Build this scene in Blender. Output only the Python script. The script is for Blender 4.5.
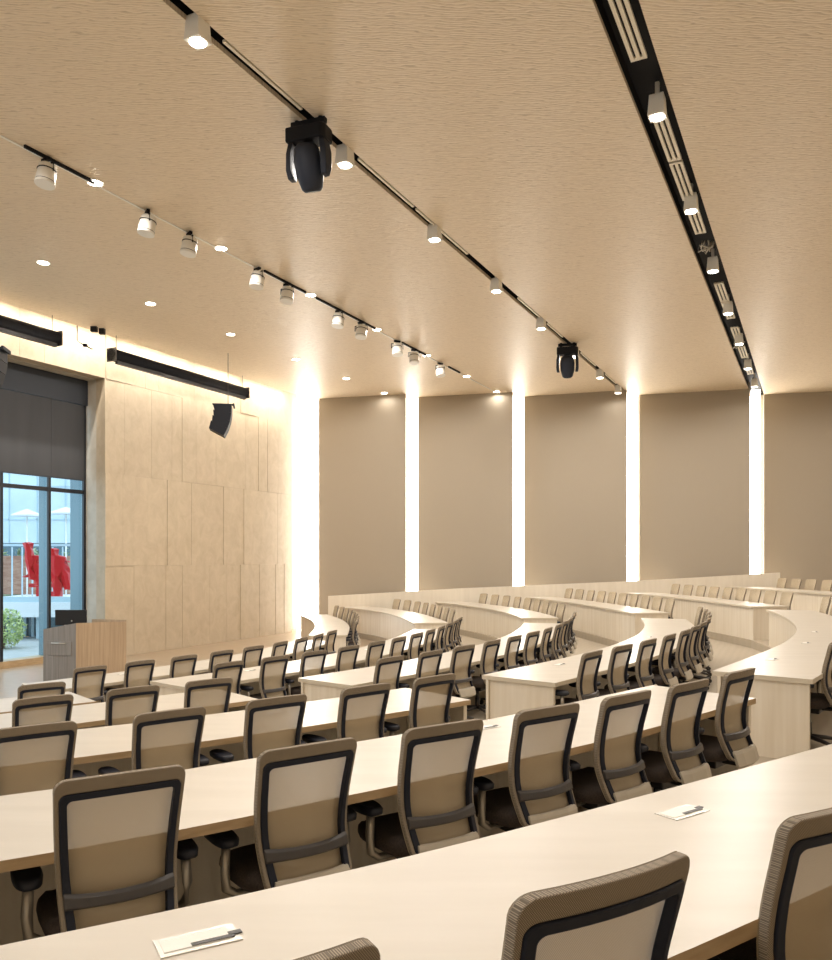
import bpy, math, random
from math import sin, cos, pi, radians, atan2, hypot
random.seed(7)
S = bpy.context.scene
col = S.collection
for o in list(bpy.data.objects):
    bpy.data.objects.remove(o)

# ------------------------------------------------------------------ camera
EYE = 2.47                       # above the stage floor
cam = bpy.data.cameras.new('camera')
cam.lens = 30.0
cam.sensor_width = 36.0
cam.shift_y = 78.0 / 960.0
cam.clip_start = 0.05
cam.clip_end = 300
co = bpy.data.objects.new('camera', cam)
co.location = (0, 0, EYE)
co.rotation_euler = (radians(90), 0, 0)
col.objects.link(co)
S.camera = co

# ------------------------------------------------------------------ world, exposure
W = bpy.data.worlds.new('world')
W.use_nodes = True
S.world = W
W.node_tree.nodes['Background'].inputs[0].default_value = (0.74, 0.87, 1.0, 1)
W.node_tree.nodes['Background'].inputs[1].default_value = 1.6
S.view_settings.view_transform = 'Standard'
S.view_settings.look = 'None'
S.view_settings.exposure = 0.85
S.view_settings.gamma = 1.0
S.view_settings.use_curve_mapping = False
LAMP_W = 25.0        # each ceiling downlight
STRIP = 6.2          # vertical light slots of the far wall
COVE = 14.0          # wash along the top of the stone wall, watts per metre
LAMP_COL = (1.0, 0.935, 0.85)

# ------------------------------------------------------------------ materials
def nodes(name):
    m = bpy.data.materials.new(name)
    m.use_nodes = True
    t = m.node_tree
    return m, t, t.nodes['Principled BSDF']

def mat(name, c, rough=0.5, metal=0.0, spec=0.5, em=None, es=0.0):
    m, t, b = nodes(name)
    b.inputs['Base Color'].default_value = (*c, 1)
    b.inputs['Roughness'].default_value = rough
    b.inputs['Metallic'].default_value = metal
    b.inputs['Specular IOR Level'].default_value = spec
    if em:
        b.inputs['Emission Color'].default_value = (*em, 1)
        b.inputs['Emission Strength'].default_value = es
    return m

def noisy(name, c1, c2, scale=(4, 4, 4), rough=0.5, detail=6, bump=0.0, contrast=(0.35, 0.65), spec=0.5, dist=0.02):
    m, t, b = nodes(name)
    N, L = t.nodes, t.links
    tc = N.new('ShaderNodeTexCoord')
    mp = N.new('ShaderNodeMapping')
    mp.inputs['Scale'].default_value = scale
    nz = N.new('ShaderNodeTexNoise')
    nz.inputs['Scale'].default_value = 1.0
    nz.inputs['Detail'].default_value = detail
    cr = N.new('ShaderNodeValToRGB')
    cr.color_ramp.elements[0].position = contrast[0]
    cr.color_ramp.elements[1].position = contrast[1]
    cr.color_ramp.elements[0].color = (*c1, 1)
    cr.color_ramp.elements[1].color = (*c2, 1)
    L.new(tc.outputs['Object'], mp.inputs['Vector'])
    L.new(mp.outputs['Vector'], nz.inputs['Vector'])
    L.new(nz.outputs['Fac'], cr.inputs['Fac'])
    L.new(cr.outputs['Color'], b.inputs['Base Color'])
    b.inputs['Roughness'].default_value = rough
    b.inputs['Specular IOR Level'].default_value = spec
    if bump:
        bp = N.new('ShaderNodeBump')
        bp.inputs['Strength'].default_value = bump
        bp.inputs['Distance'].default_value = dist
        L.new(nz.outputs['Fac'], bp.inputs['Height'])
        L.new(bp.outputs['Normal'], b.inputs['Normal'])
    return m

def mesh_fabric(name, c1, c2, cell, alpha):
    """woven mesh: tiny two-tone weave, a little see-through"""
    m, t, b = nodes(name)
    N, L = t.nodes, t.links
    tc = N.new('ShaderNodeTexCoord')
    ws = []
    for d in ('X', 'Z'):
        w = N.new('ShaderNodeTexWave')
        w.bands_direction = d
        w.inputs['Scale'].default_value = 0.314 / cell * 1.0
        w.inputs['Distortion'].default_value = 0.0
        mp = N.new('ShaderNodeMapping')
        mp.inputs['Rotation'].default_value = (0, radians(38), 0)
        L.new(tc.outputs['Object'], mp.inputs['Vector'])
        L.new(mp.outputs['Vector'], w.inputs['Vector'])
        ws.append(w)
    mu = N.new('ShaderNodeMath')
    mu.operation = 'MULTIPLY'
    L.new(ws[0].outputs['Fac'], mu.inputs[0])
    L.new(ws[1].outputs['Fac'], mu.inputs[1])
    cr = N.new('ShaderNodeValToRGB')
    cr.color_ramp.elements[0].position = 0.12
    cr.color_ramp.elements[1].position = 0.45
    cr.color_ramp.elements[0].color = (*c1, 1)
    cr.color_ramp.elements[1].color = (*c2, 1)
    L.new(mu.outputs[0], cr.inputs['Fac'])
    L.new(cr.outputs['Color'], b.inputs['Base Color'])
    b.inputs['Roughness'].default_value = 0.75
    b.inputs['Specular IOR Level'].default_value = 0.25
    if alpha < 1:
        b.inputs['Alpha'].default_value = alpha
    return m

M = {}
M['rim'] = mesh_fabric('rim_weave', (0.18, 0.15, 0.115), (0.44, 0.37, 0.285), 0.0034, 1)
M['mesh'] = mesh_fabric('back_weave', (0.44, 0.36, 0.25), (0.62, 0.52, 0.38), 0.0030, 0.84)
M['navy'] = mat('dark_plastic', (0.012, 0.016, 0.030), 0.5, 0, .3)
M['grey_plastic'] = mat('grey_plastic', (0.060, 0.055, 0.055), 0.4)
M['pad'] = mat('arm_pad_black', (0.010, 0.012, 0.022), 0.5)
M['silver'] = mat('brushed_silver', (0.42, 0.39, 0.34), 0.35, 0.7)
M['plate'] = mat('pale_back_plate', (0.50, 0.45, 0.37), 0.45)
M['seat'] = noisy('seat_fabric', (0.035, 0.026, 0.022), (0.065, 0.048, 0.040), (160, 160, 160), 0.9)
M['lam'] = noisy('desk_laminate', (0.58, 0.53, 0.455), (0.62, 0.57, 0.495), (1.2, 9, 3), 0.33, spec=0.4)
M['edge'] = noisy('desk_edge_maple', (0.40, 0.28, 0.155), (0.50, 0.36, 0.21), (6, 6, 40), 0.5)
M['edgep'] = mat('desk_edge_pale', (0.60, 0.53, 0.42), 0.45)
M['under'] = mat('desk_underside', (0.30, 0.25, 0.20), 0.7)
M['panel'] = noisy('pale_maple_panel', (0.70, 0.62, 0.50), (0.78, 0.71, 0.60), (14, 14, 0.7), 0.42)
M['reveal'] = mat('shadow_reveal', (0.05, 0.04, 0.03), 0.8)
M['steel'] = mat('module_aluminium', (0.60, 0.58, 0.54), 0.3, 0.6)
M['black'] = mat('black_plastic', (0.012, 0.012, 0.014), 0.4)
M['blackm'] = mat('black_metal', (0.007, 0.008, 0.013), 0.6, 0.0, 0.25)
M['darkglass'] = mat('fixture_shell', (0.016, 0.020, 0.032), 0.6, 0, .3)
M['slot'] = mat('slot_interior', (0.008, 0.008, 0.011), 0.7, 0, .25)
M['white'] = mat('white_metal', (0.88, 0.86, 0.81), 0.45)
M['grille'] = mat('white_grille', (0.80, 0.74, 0.62), 0.5)
M['lampface'] = mat('lamp_lens', (1, 1, 1), 0.5, em=(1.0, 0.93, 0.80), es=14)
M['strip'] = mat('light_slot_diffuser', (1, 1, 1), 0.5, em=(1.0, 0.95, 0.86), es=STRIP)
M['covel'] = mat('cove_diffuser', (1, 1, 1), 0.5, em=(1.0, 0.90, 0.74), es=6)
M['stonej'] = noisy('stone_reveal', (0.46, 0.42, 0.35), (0.56, 0.52, 0.45), (3, 3, 3), 0.6)
M['wallp'] = noisy('plaster_beige', (0.50, 0.42, 0.31), (0.53, 0.45, 0.34), (2, 2, 2), 0.8)
M['guard'] = noisy('guard_wall_maple', (0.74, 0.67, 0.56), (0.79, 0.72, 0.61), (9, 9, 0.8), 0.45)
M['blind'] = noisy('blind_fabric', (0.045, 0.047, 0.053), (0.054, 0.056, 0.062), (3, 3, 0.4), 0.8)
M['header'] = mat('header_metal', (0.024, 0.030, 0.042), 0.6)
M['mull'] = mat('mullion_black', (0.010, 0.012, 0.018), 0.35)
M['fin'] = mat('mullion_blue_grey', (0.16, 0.24, 0.28), 0.35, 0.3)
M['grey_lam'] = noisy('lectern_grey_laminate', (0.22, 0.20, 0.185), (0.30, 0.275, 0.255), (30, 30, 1.2), 0.45)
M['tan_lam'] = noisy('lectern_tan_laminate', (0.40, 0.29, 0.19), (0.50, 0.375, 0.25), (30, 30, 1.2), 0.45)
M['red'] = mat('red_lacquer', (0.52, 0.005, 0.012), 0.4, 0, .3)
M['clad'] = noisy('pale_cladding', (0.50, 0.60, 0.66), (0.60, 0.69, 0.74), (0.6, 0.6, 0.6), 0.5)
M['bluewin'] = mat('blue_glass_panel', (0.10, 0.19, 0.24), 0.08, 0.2)
M['bframe'] = mat('pale_blue_frame', (0.42, 0.55, 0.62), 0.4)
M['white_out'] = mat('white_concrete', (0.72, 0.75, 0.78), 0.7)
M['brick'] = noisy('weathered_brick', (0.28, 0.13, 0.09), (0.40, 0.24, 0.17), (3, 3, 9), 0.8)
M['leaf'] = noisy('pale_leaves', (0.20, 0.33, 0.06), (0.75, 0.80, 0.42), (14, 14, 14), 0.5)
M['leafd'] = noisy('hedge_leaves', (0.10, 0.17, 0.07), (0.36, 0.42, 0.28), (5, 5, 5), 0.6)
M['bark'] = mat('bark', (0.12, 0.08, 0.05), 0.8)
M['paving'] = noisy('outdoor_paving', (0.34, 0.36, 0.36), (0.42, 0.43, 0.43), (2, 2, 2), 0.8)
M['screen'] = mat('monitor_shell', (0.012, 0.013, 0.017), 0.3)

def ceiling_mat():
    m, t, b = nodes('woven_ceiling_panel')
    N, L = t.nodes, t.links
    tc = N.new('ShaderNodeTexCoord')
    mp = N.new('ShaderNodeMapping')
    mp.inputs['Rotation'].default_value = (0, 0, radians(-14))
    mp.inputs['Scale'].default_value = (8.0, 30.0, 1)
    n1 = N.new('ShaderNodeTexNoise')
    n1.inputs['Scale'].default_value = 1.0
    n1.inputs['Detail'].default_value = 5.0
    n1.inputs['Distortion'].default_value = 0.4
    w = N.new('ShaderNodeTexWave')
    w.bands_direction = 'Y'
    w.inputs['Scale'].default_value = 0.30
    w.inputs['Distortion'].default_value = 9.0
    w.inputs['Detail'].default_value = 2.0
    w.inputs['Detail Scale'].default_value = 1.6
    L.new(tc.outputs['Object'], mp.inputs['Vector'])
    L.new(mp.outputs['Vector'], n1.inputs['Vector'])
    L.new(mp.outputs['Vector'], w.inputs['Vector'])
    ad = N.new('ShaderNodeMath')
    ad.operation = 'ADD'
    L.new(n1.outputs['Fac'], ad.inputs[0])
    L.new(w.outputs['Fac'], ad.inputs[1])
    cr = N.new('ShaderNodeValToRGB')
    cr.color_ramp.elements[0].position = 0.35
    cr.color_ramp.elements[1].position = 1.25 / 1.6
    cr.color_ramp.elements[0].color = (0.58, 0.465, 0.33, 1)
    cr.color_ramp.elements[1].color = (0.81, 0.685, 0.525, 1)
    L.new(ad.outputs[0], cr.inputs['Fac'])
    L.new(cr.outputs['Color'], b.inputs['Base Color'])
    b.inputs['Roughness'].default_value = 0.44
    b.inputs['Specular IOR Level'].default_value = 0.42
    bp = N.new('ShaderNodeBump')
    bp.inputs['Strength'].default_value = 0.24
    bp.inputs['Distance'].default_value = 0.02
    L.new(ad.outputs[0], bp.inputs['Height'])
    L.new(bp.outputs['Normal'], b.inputs['Normal'])
    return m
M['ceil'] = ceiling_mat()

def stone_mat():
    m, t, b = nodes('honed_limestone')
    N, L = t.nodes, t.links
    tc = N.new('ShaderNodeTexCoord')
    mp = N.new('ShaderNodeMapping')
    mp.inputs['Scale'].default_value = (1.0, 1.0, 0.8)
    n1 = N.new('ShaderNodeTexNoise')
    n1.inputs['Scale'].default_value = 3.2
    n1.inputs['Detail'].default_value = 9
    n1.inputs['Roughness'].default_value = 0.66
    n1.inputs['Distortion'].default_value = .6
    cr = N.new('ShaderNodeValToRGB')
    cr.color_ramp.elements[0].position = 0.30
    cr.color_ramp.elements[1].position = 0.66
    cr.color_ramp.elements[0].color = (0.47, 0.385, 0.275, 1)
    cr.color_ramp.elements[1].color = (0.57, 0.475, 0.35, 1)
    n2 = N.new('ShaderNodeTexVoronoi')
    n2.inputs['Scale'].default_value = 0.9
    L.new(tc.outputs['Object'], mp.inputs['Vector'])
    L.new(mp.outputs['Vector'], n1.inputs['Vector'])
    L.new(n1.outputs['Fac'], cr.inputs['Fac'])
    at = N.new('ShaderNodeAttribute')
    at.attribute_name = 'tone'
    mx = N.new('ShaderNodeMix')
    mx.data_type = 'RGBA'
    mx.blend_type = 'MULTIPLY'
    mx.inputs['Factor'].default_value = 1.0
    L.new(cr.outputs['Color'], mx.inputs['A'])
    L.new(at.outputs['Color'], mx.inputs['B'])
    L.new(mx.outputs['Result'], b.inputs['Base Color'])
    b.inputs['Roughness'].default_value = 0.55
    bp = N.new('ShaderNodeBump')
    bp.inputs['Strength'].default_value = 0.25
    bp.inputs['Distance'].default_value = 0.01
    L.new(n1.outputs['Fac'], bp.inputs['Height'])
    L.new(bp.outputs['Normal'], b.inputs['Normal'])
    return m
M['stone'] = stone_mat()

def fabric_wall():
    m, t, b = nodes('taupe_acoustic_fabric')
    N, L = t.nodes, t.links
    tc = N.new('ShaderNodeTexCoord')
    n1 = N.new('ShaderNodeTexNoise')
    n1.inputs['Scale'].default_value = 60
    cr = N.new('ShaderNodeValToRGB')
    cr.color_ramp.elements[0].color = (0.355, 0.305, 0.24, 1)
    cr.color_ramp.elements[1].color = (0.39, 0.335, 0.265, 1)
    L.new(tc.outputs['Object'], n1.inputs['Vector'])
    L.new(n1.outputs['Fac'], cr.inputs['Fac'])
    L.new(cr.outputs['Color'], b.inputs['Base Color'])
    b.inputs['Roughness'].default_value = 0.7
    return m
M['fabric'] = fabric_wall()

def carpet_mat():
    m, t, b = nodes('striped_beige_carpet')
    N, L = t.nodes, t.links
    tc = N.new('ShaderNodeTexCoord')
    mp = N.new('ShaderNodeMapping')
    mp.inputs['Rotation'].default_value = (0, 0, radians(25))
    w = N.new('ShaderNodeTexWave')
    w.inputs['Scale'].default_value = 2.4
    w.inputs['Distortion'].default_value = 2.0
    cr = N.new('ShaderNodeValToRGB')
    cr.color_ramp.elements[0].color = (0.42, 0.36, 0.275, 1)
    cr.color_ramp.elements[1].color = (0.44, 0.375, 0.29, 1)
    L.new(tc.outputs['Object'], mp.inputs['Vector'])
    L.new(mp.outputs['Vector'], w.inputs['Vector'])
    L.new(w.outputs['Fac'], cr.inputs['Fac'])
    L.new(cr.outputs['Color'], b.inputs['Base Color'])
    b.inputs['Roughness'].default_value = 0.75
    return m
M['carpet'] = carpet_mat()
M['stage'] = noisy('stage_floor_wood', (0.36, 0.27, 0.18), (0.44, 0.34, 0.24), (3, 22, 1), 0.28)

def glass_mat():
    m = bpy.data.materials.new('window_glass')
    m.use_nodes = True
    t = m.node_tree
    N, L = t.nodes, t.links
    for n in list(N):
        N.remove(n)
    out = N.new('ShaderNodeOutputMaterial')
    tr = N.new('ShaderNodeBsdfTransparent')
    tr.inputs[0].default_value = (0.86, 0.94, 0.96, 1)
    gl = N.new('ShaderNodeBsdfGlossy')
    gl.inputs['Roughness'].default_value = 0.02
    mx = N.new('ShaderNodeMixShader')
    mx.inputs[0].default_value = 0.03
    L.new(tr.outputs[0], mx.inputs[1])
    L.new(gl.outputs[0], mx.inputs[2])
    L.new(mx.outputs[0], out.inputs[0])
    return m
M['glass'] = glass_mat()

# ------------------------------------------------------------------ mesh builder
class MB:
    def __init__(self):
        self.v, self.f, self.mi, self.sm, self.tone = [], [], [], [], []
    def vert(self, p):
        self.v.append(tuple(p)); return len(self.v) - 1
    def face(self, idx, m=0, smooth=False):
        self.f.append(tuple(idx)); self.mi.append(m); self.sm.append(smooth)
    def hexa(self, P, m=0, mats=None):
        """P: 4 bottom then 4 top points, counter-clockwise"""
        b = [self.vert(p) for p in P]
        q = [(3, 2, 1, 0), (4, 5, 6, 7), (0, 1, 5, 4), (1, 2, 6, 5), (2, 3, 7, 6), (3, 0, 4, 7)]
        for i, s in enumerate(q):
            self.face([b[k] for k in s], mats[i] if mats else m)
    def box(self, c, s, rz=0, m=0, tilt=None):
        cx, cy, cz = c; hx, hy, hz = s[0] / 2, s[1] / 2, s[2] / 2
        P = []
        for z in (-hz, hz):
            for x, y in ((-hx, -hy), (hx, -hy), (hx, hy), (-hx, hy)):
                X, Y, Z = x, y, z
                if tilt:
                    Y, Z = Y * cos(tilt) - Z * sin(tilt), Y * sin(tilt) + Z * cos(tilt)
                P.append((cx + X * cos(rz) - Y * sin(rz), cy + X * sin(rz) + Y * cos(rz), cz + Z))
        self.hexa(P, m)
    def prism(self, pts, z0, z1, m=0, mtop=None, mbot=None):
        n = len(pts)
        a = [self.vert((x, y, z0)) for x, y in pts]
        b = [self.vert((x, y, z1)) for x, y in pts]
        self.face(a[::-1], m if mbot is None else mbot)
        self.face(b, m if mtop is None else mtop)
        for i in range(n):
            j = (i + 1) % n
            self.face((a[i], a[j], b[j], b[i]), m)
    def rings(self, R, m=0, cap=True, smooth=True):
        ids = [[self.vert(p) for p in r] for r in R]
        n = len(R[0])
        for a, b in zip(ids, ids[1:]):
            for i in range(n):
                j = (i + 1) % n
                self.face((a[i], a[j], b[j], b[i]), m, smooth)
        if cap:
            self.face(ids[0][::-1], m); self.face(ids[-1], m)
    def cyl(self, c, r0, r1, z0, z1, n=16, m=0):
        R = [[(c[0] + r * cos(2 * pi * i / n), c[1] + r * sin(2 * pi * i / n), z) for i in range(n)] for r, z in ((r0, z0), (r1, z1))]
        self.rings(R, m)
    def tube(self, pts, r, n=8, m=0):
        R = []
        for i, p in enumerate(pts):
            a = pts[max(i - 1, 0)]; b = pts[min(i + 1, len(pts) - 1)]
            d = [b[k] - a[k] for k in range(3)]
            l = math.sqrt(sum(x * x for x in d)) or 1
            d = [x / l for x in d]
            u = (0, 0, 1) if abs(d[2]) < .9 else (1, 0, 0)
            e = (d[1] * u[2] - d[2] * u[1], d[2] * u[0] - d[0] * u[2], d[0] * u[1] - d[1] * u[0])
            l = math.sqrt(sum(x * x for x in e)); e = [x / l for x in e]
            g = (e[1] * d[2] - e[2] * d[1], e[2] * d[0] - e[0] * d[2], e[0] * d[1] - e[1] * d[0])
            rr = r[i] if isinstance(r, (list, tuple)) else r
            R.append([tuple(p[k] + rr * (cos(2 * pi * j / n) * e[k] + sin(2 * pi * j / n) * g[k]) for k in range(3)) for j in range(n)])
        self.rings(R, m)
    def build(self, name, mats, parent=None, bevel=0):
        me = bpy.data.meshes.new(name)
        me.from_pydata(self.v, [], self.f)
        if not isinstance(mats, (list, tuple)):
            mats = [mats]
        for m in mats:
            me.materials.append(m)
        me.polygons.foreach_set('material_index', self.mi)
        me.polygons.foreach_set('use_smooth', self.sm)
        if self.tone:
            a = me.color_attributes.new('tone', 'FLOAT_COLOR', 'POINT')
            for i, t in enumerate(self.tone):
                a.data[i].color = (t, t, t, 1)
        me.update()
        o = bpy.data.objects.new(name, me)
        col.objects.link(o)
        if parent:
            o.parent = parent
        if bevel:
            b = o.modifiers.new('bevel', 'BEVEL')
            b.width = bevel; b.segments = 2; b.limit_method = 'ANGLE'
        return o

def empty(name, loc=(0, 0, 0), rz=0):
    o = bpy.data.objects.new(name, None)
    o.location = loc; o.rotation_euler = (0, 0, rz)
    o.empty_display_size = .2
    col.objects.link(o)
    return o

def tag(o, label=None, cat=None, group=None, kind=None):
    if label: o['label'] = label
    if cat: o['category'] = cat
    if group: o['group'] = group
    if kind: o['kind'] = kind
    return o

def copy_tree(o, parent=None):
    c = o.copy(); col.objects.link(c)
    if parent is not None: c.parent = parent
    for ch in [k for k in KIDS.get(o.name, [])]:
        g = copy_tree(ch, c)
    return c
KIDS = {}
def remember(root):
    ks = [o for o in bpy.data.objects if o.parent == root]
    KIDS[root.name] = ks
    for k in ks: remember(k)

def spline(P, step=0.25):
    """Catmull-Rom through the plan points"""
    Q = [tuple(2 * P[0][i] - P[1][i] for i in (0, 1))] + list(P) + [tuple(2 * P[-1][i] - P[-2][i] for i in (0, 1))]
    out = []
    for k in range(1, len(Q) - 2):
        p0, p1, p2, p3 = Q[k - 1:k + 3]
        n = max(2, int(hypot(p2[0] - p1[0], p2[1] - p1[1]) / step))
        for j in range(n):
            t = j / n
            out.append(tuple(0.5 * (2 * p1[i] + (p2[i] - p0[i]) * t + (2 * p0[i] - 5 * p1[i] + 4 * p2[i] - p3[i]) * t * t + (3 * p1[i] - p0[i] - 3 * p2[i] + p3[i]) * t ** 3) for i in (0, 1)))
    out.append(tuple(P[-1]))
    return out

def tang(C, i):
    a = C[max(i - 1, 0)]; b = C[min(i + 1, len(C) - 1)]
    l = hypot(b[0] - a[0], b[1] - a[1])
    return ((b[0] - a[0]) / l, (b[1] - a[1]) / l)

def offset(C, d):
    """to the right of travel (the sitters' side)"""
    out = []
    for i, p in enumerate(C):
        t = tang(C, i)
        out.append((p[0] + t[1] * d, p[1] - t[0] * d))
    return out

def along(C, s):
    """point and tangent at arc length s"""
    for i in range(len(C) - 1):
        l = hypot(C[i + 1][0] - C[i][0], C[i + 1][1] - C[i][1])
        if s <= l or i == len(C) - 2:
            f = s / l
            t = tang(C, i)
            return (C[i][0] + f * (C[i + 1][0] - C[i][0]), C[i][1] + f * (C[i + 1][1] - C[i][1])), t
        s -= l
def length(C):
    return sum(hypot(b[0] - a[0], b[1] - a[1]) for a, b in zip(C, C[1:]))
ORD = ['first', 'second', 'third', 'fourth', 'fifth', 'sixth', 'seventh', 'eighth', 'ninth', 'tenth', 'eleventh', 'twelfth', 'thirteenth', 'fourteenth']

# ------------------------------------------------------------------ plan of the seating
RISE = 0.168
Z = [EYE - 1.63 - RISE * k for k in range(6)]      # tier floors, 0 = top row ... 5 = stage level
Z[5] = 0.0
D_IN = {   # inner edges of the near block of desks (left to right), by tier
    0: [(-2.6, 0.95), (-0.95, 1.84), (-0.32, 2.2), (0.42, 2.69), (1.99, 3.83), (3.0, 4.62)],
    1: [(-3.4, 2.72), (-1.67, 3.66), (-0.85, 4.23), (-0.05, 4.83), (0.72, 5.46), (1.97, 6.66)],
    2: [(-4.3, 4.55), (-2.39, 5.74), (-1.66, 6.24), (-0.93, 6.82), (-0.10, 7.56)],
    3: [(-5.3, 6.0), (-4.25, 6.72), (-3.1, 7.66), (-2.12, 8.53)],
    4: [(-6.4, 7.55), (-5.4, 8.25), (-4.67, 8.82), (-4.06, 9.36)],
}
W_IN = {   # middle block, near aisle to far aisle
    1: [(2.77, 7.49), (3.64, 8.64), (4.06, 9.22), (4.63, 10.05), (5.38, 11.33), (5.95, 12.55), (6.46, 13.9), (6.88, 15.2), (7.18, 16.4)],
    2: [(0.69, 8.38), (1.65, 9.60), (2.43, 10.70), (2.98, 11.65), (3.50, 12.7), (3.92, 13.81), (4.23, 14.8), (4.59, 16.3)],
    3: [(-1.37, 9.29), (-0.41, 10.5), (0.40, 11.75), (1.12, 13.1), (1.66, 14.5), (2.05, 15.9), (2.33, 17.2)],
    4: [(-3.38, 10.16), (-2.42, 11.35), (-1.6, 12.6), (-0.95, 14.0), (-0.45, 15.6), (-0.12, 17.2), (-0.07, 17.6)],
    5: [(-5.41, 10.98), (-4.65, 11.95), (-4.05, 12.8), (-3.5, 13.75), (-3.05, 14.85), (-2.72, 16.0), (-2.52, 16.9)],
}
F_IN = {   # far block, aisle to far wall
    0: [(10.45, 18.4), (10.25, 20.5), (10.02, 22.6), (9.75, 24.7)],
    1: [(7.33, 17.5), (7.2, 19.3), (7.02, 21.2), (6.75, 22.9), (6.42, 24.3)],
    2: [(4.83, 17.83), (4.62, 19.8), (4.25, 22.2), (3.75, 24.2), (3.45, 25.1)],
    3: [(2.46, 18.59), (2.36, 20.0), (2.0, 22.0), (1.25, 24.1), (0.6, 25.3)],
    4: [(-0.07, 19.2), (-0.32, 20.7), (-0.9, 22.9), (-1.75, 24.6), (-2.45, 25.4)],
    5: [(-2.4, 17.9), (-2.55, 20.2), (-2.95, 22.4), (-3.55, 24.3)],
}

# frame along the stone wall: d runs towards the far wall, n out through the window
d = (0.4472, 0.8944)
n = (-0.8944, 0.4472)
def WP(l, s):
    return (n[0] * l + d[0] * s, n[1] * l + d[1] * s)
CEIL = EYE + 5.35
LW = 15.6            # distance of the stone wall
CORN = 21.95         # s where the stone ends by the far wall
ROOM_Y0 = -3.0
ROOM_X1 = 15.0
FARY = 27.3

def clip(poly, a, b, c):
    """keep a*x+b*y<=c"""
    out = []
    for i, p in enumerate(poly):
        q = poly[(i + 1) % len(poly)]
        fp, fq = a * p[0] + b * p[1] - c, a * q[0] + b * q[1] - c
        if fp <= 0: out.append(p)
        if (fp < 0 < fq) or (fq < 0 < fp):
            t = fp / (fp - fq)
            out.append((p[0] + t * (q[0] - p[0]), p[1] + t * (q[1] - p[1])))
    return out
def room_clip(poly, lmax=LW + .02):
    poly = clip(poly, 0, 1, FARY); poly = clip(poly, 0, -1, -ROOM_Y0); poly = clip(poly, 1, 0, ROOM_X1)
    return clip(poly, n[0], n[1], lmax)

# ------------------------------------------------------------------ floor and tiers
fl = MB()
base = room_clip([(-40, -10), (40, -10), (40, 40), (-40, 40)], LW + .9)
fl.prism(base, -0.3, 0.0)
tag(fl.build('floor', M['stage']), kind='structure')
for k in (4, 3, 2, 1, 0):
    D = spline(D_IN[k])
    c = []
    t0 = tang(D, 0)
    c.append((D[0][0] - t0[0] * 12, D[0][1] - t0[1] * 12))
    c += D
    if k in W_IN: c += spline(W_IN[k])
    else: c += spline([(3.6, 5.1), (6.0, 7.6), (8.2, 11.0), (9.7, 14.6), (10.4, 17.6)])
    f = spline(F_IN[k])
    c += f
    c.append((f[-1][0] - .1, FARY - .05))
    c += [(ROOM_X1 - .02, FARY - .05), (ROOM_X1 - .02, ROOM_Y0 + .02), (-30, ROOM_Y0 + .02)]
    # keep inside the room
    c = clip(clip(c, 0, -1, -ROOM_Y0 - .02), n[0], n[1], LW - .3)
    b = MB()
    b.prism(c, 0.001, Z[k])
    tag(b.build('trim_%d' % (k + 1), M['carpet']), kind='structure')

# ------------------------------------------------------------------ stone wall with the tall window opening
S_OPEN = 14.14          # right jamb of the opening
S_LEFT = 5.5
Z_OPEN = EYE + 4.40
sw = MB()
def stone_panel(s0, s1, z0, z1, dep, tone):
    g = 0.0015
    A = WP(LW - dep, s0 + g); B = WP(LW - dep, s1 - g)
    C2 = WP(LW + .3, s1 - g); D2 = WP(LW + .3, s0 + g)
    k = len(sw.v)
    sw.hexa([(*A, z0 + g), (*D2, z0 + g), (*C2, z0 + g), (*B, z0 + g), (*A, z1 - g), (*D2, z1 - g), (*C2, z1 - g), (*B, z1 - g)])
    sw.tone += [tone] * 8
courses = [0.0, 2.27, 4.57, 6.88, CEIL + .9]
for ci in range(4):
    z0, z1 = courses[ci], courses[ci + 1]
    s = -2.0 if ci == 3 else S_OPEN
    while s < CORN - .01:
        w = random.choice([.38, .46, .55, .62, .74])
        e = min(s + w, CORN)
        if CORN - e < .25: e = CORN
        stone_panel(s, e, z0, z1, random.choice([0, .003, .006, .010, .016]), random.uniform(.965, 1.0))
        s = e
    if ci < 3:
        s = -2.0
        while s < S_LEFT - .01:
            e = min(s + .9, S_LEFT)
            stone_panel(s, e, z0, z1, random.choice([0, .01, .02]), random.uniform(.93, 1))
            s = e
tag(sw.build('wall_left', M['stone']), kind='structure')
# returns of the deep opening (jambs, soffit) and backing
b = MB()
REC = 0.72
def slab(l0, l1, s0, s1, z0, z1, mb, m=0):
    P = [WP(l0, s0), WP(l1, s0), WP(l1, s1), WP(l0, s1)]
    mb.hexa([(*p, z0) for p in P] + [(*p, z1) for p in P], m)
slab(LW + .005, LW + REC + .5, S_OPEN + .004, S_OPEN + .5, 0, Z_OPEN + .5, b)
slab(LW + .005, LW + REC + .5, S_LEFT - .5, S_LEFT - .004, 0, Z_OPEN + .5, b)
slab(LW + .31, LW + REC + .5, S_LEFT - .5, S_OPEN + .5, Z_OPEN + .004, Z_OPEN + .5, b)
slab(LW + .31, LW + .5, S_OPEN + .5, CORN + .3, 0, CEIL + .9, b)
slab(LW + .31, LW + .5, -4.5, S_LEFT - .5, 0, CEIL + .9, b)
slab(LW + .31, LW + .5, S_LEFT - .5, S_OPEN + .5, Z_OPEN + .5, CEIL + .9, b)
tag(b.build('trim_6', M['stonej']), kind='structure')

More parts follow.
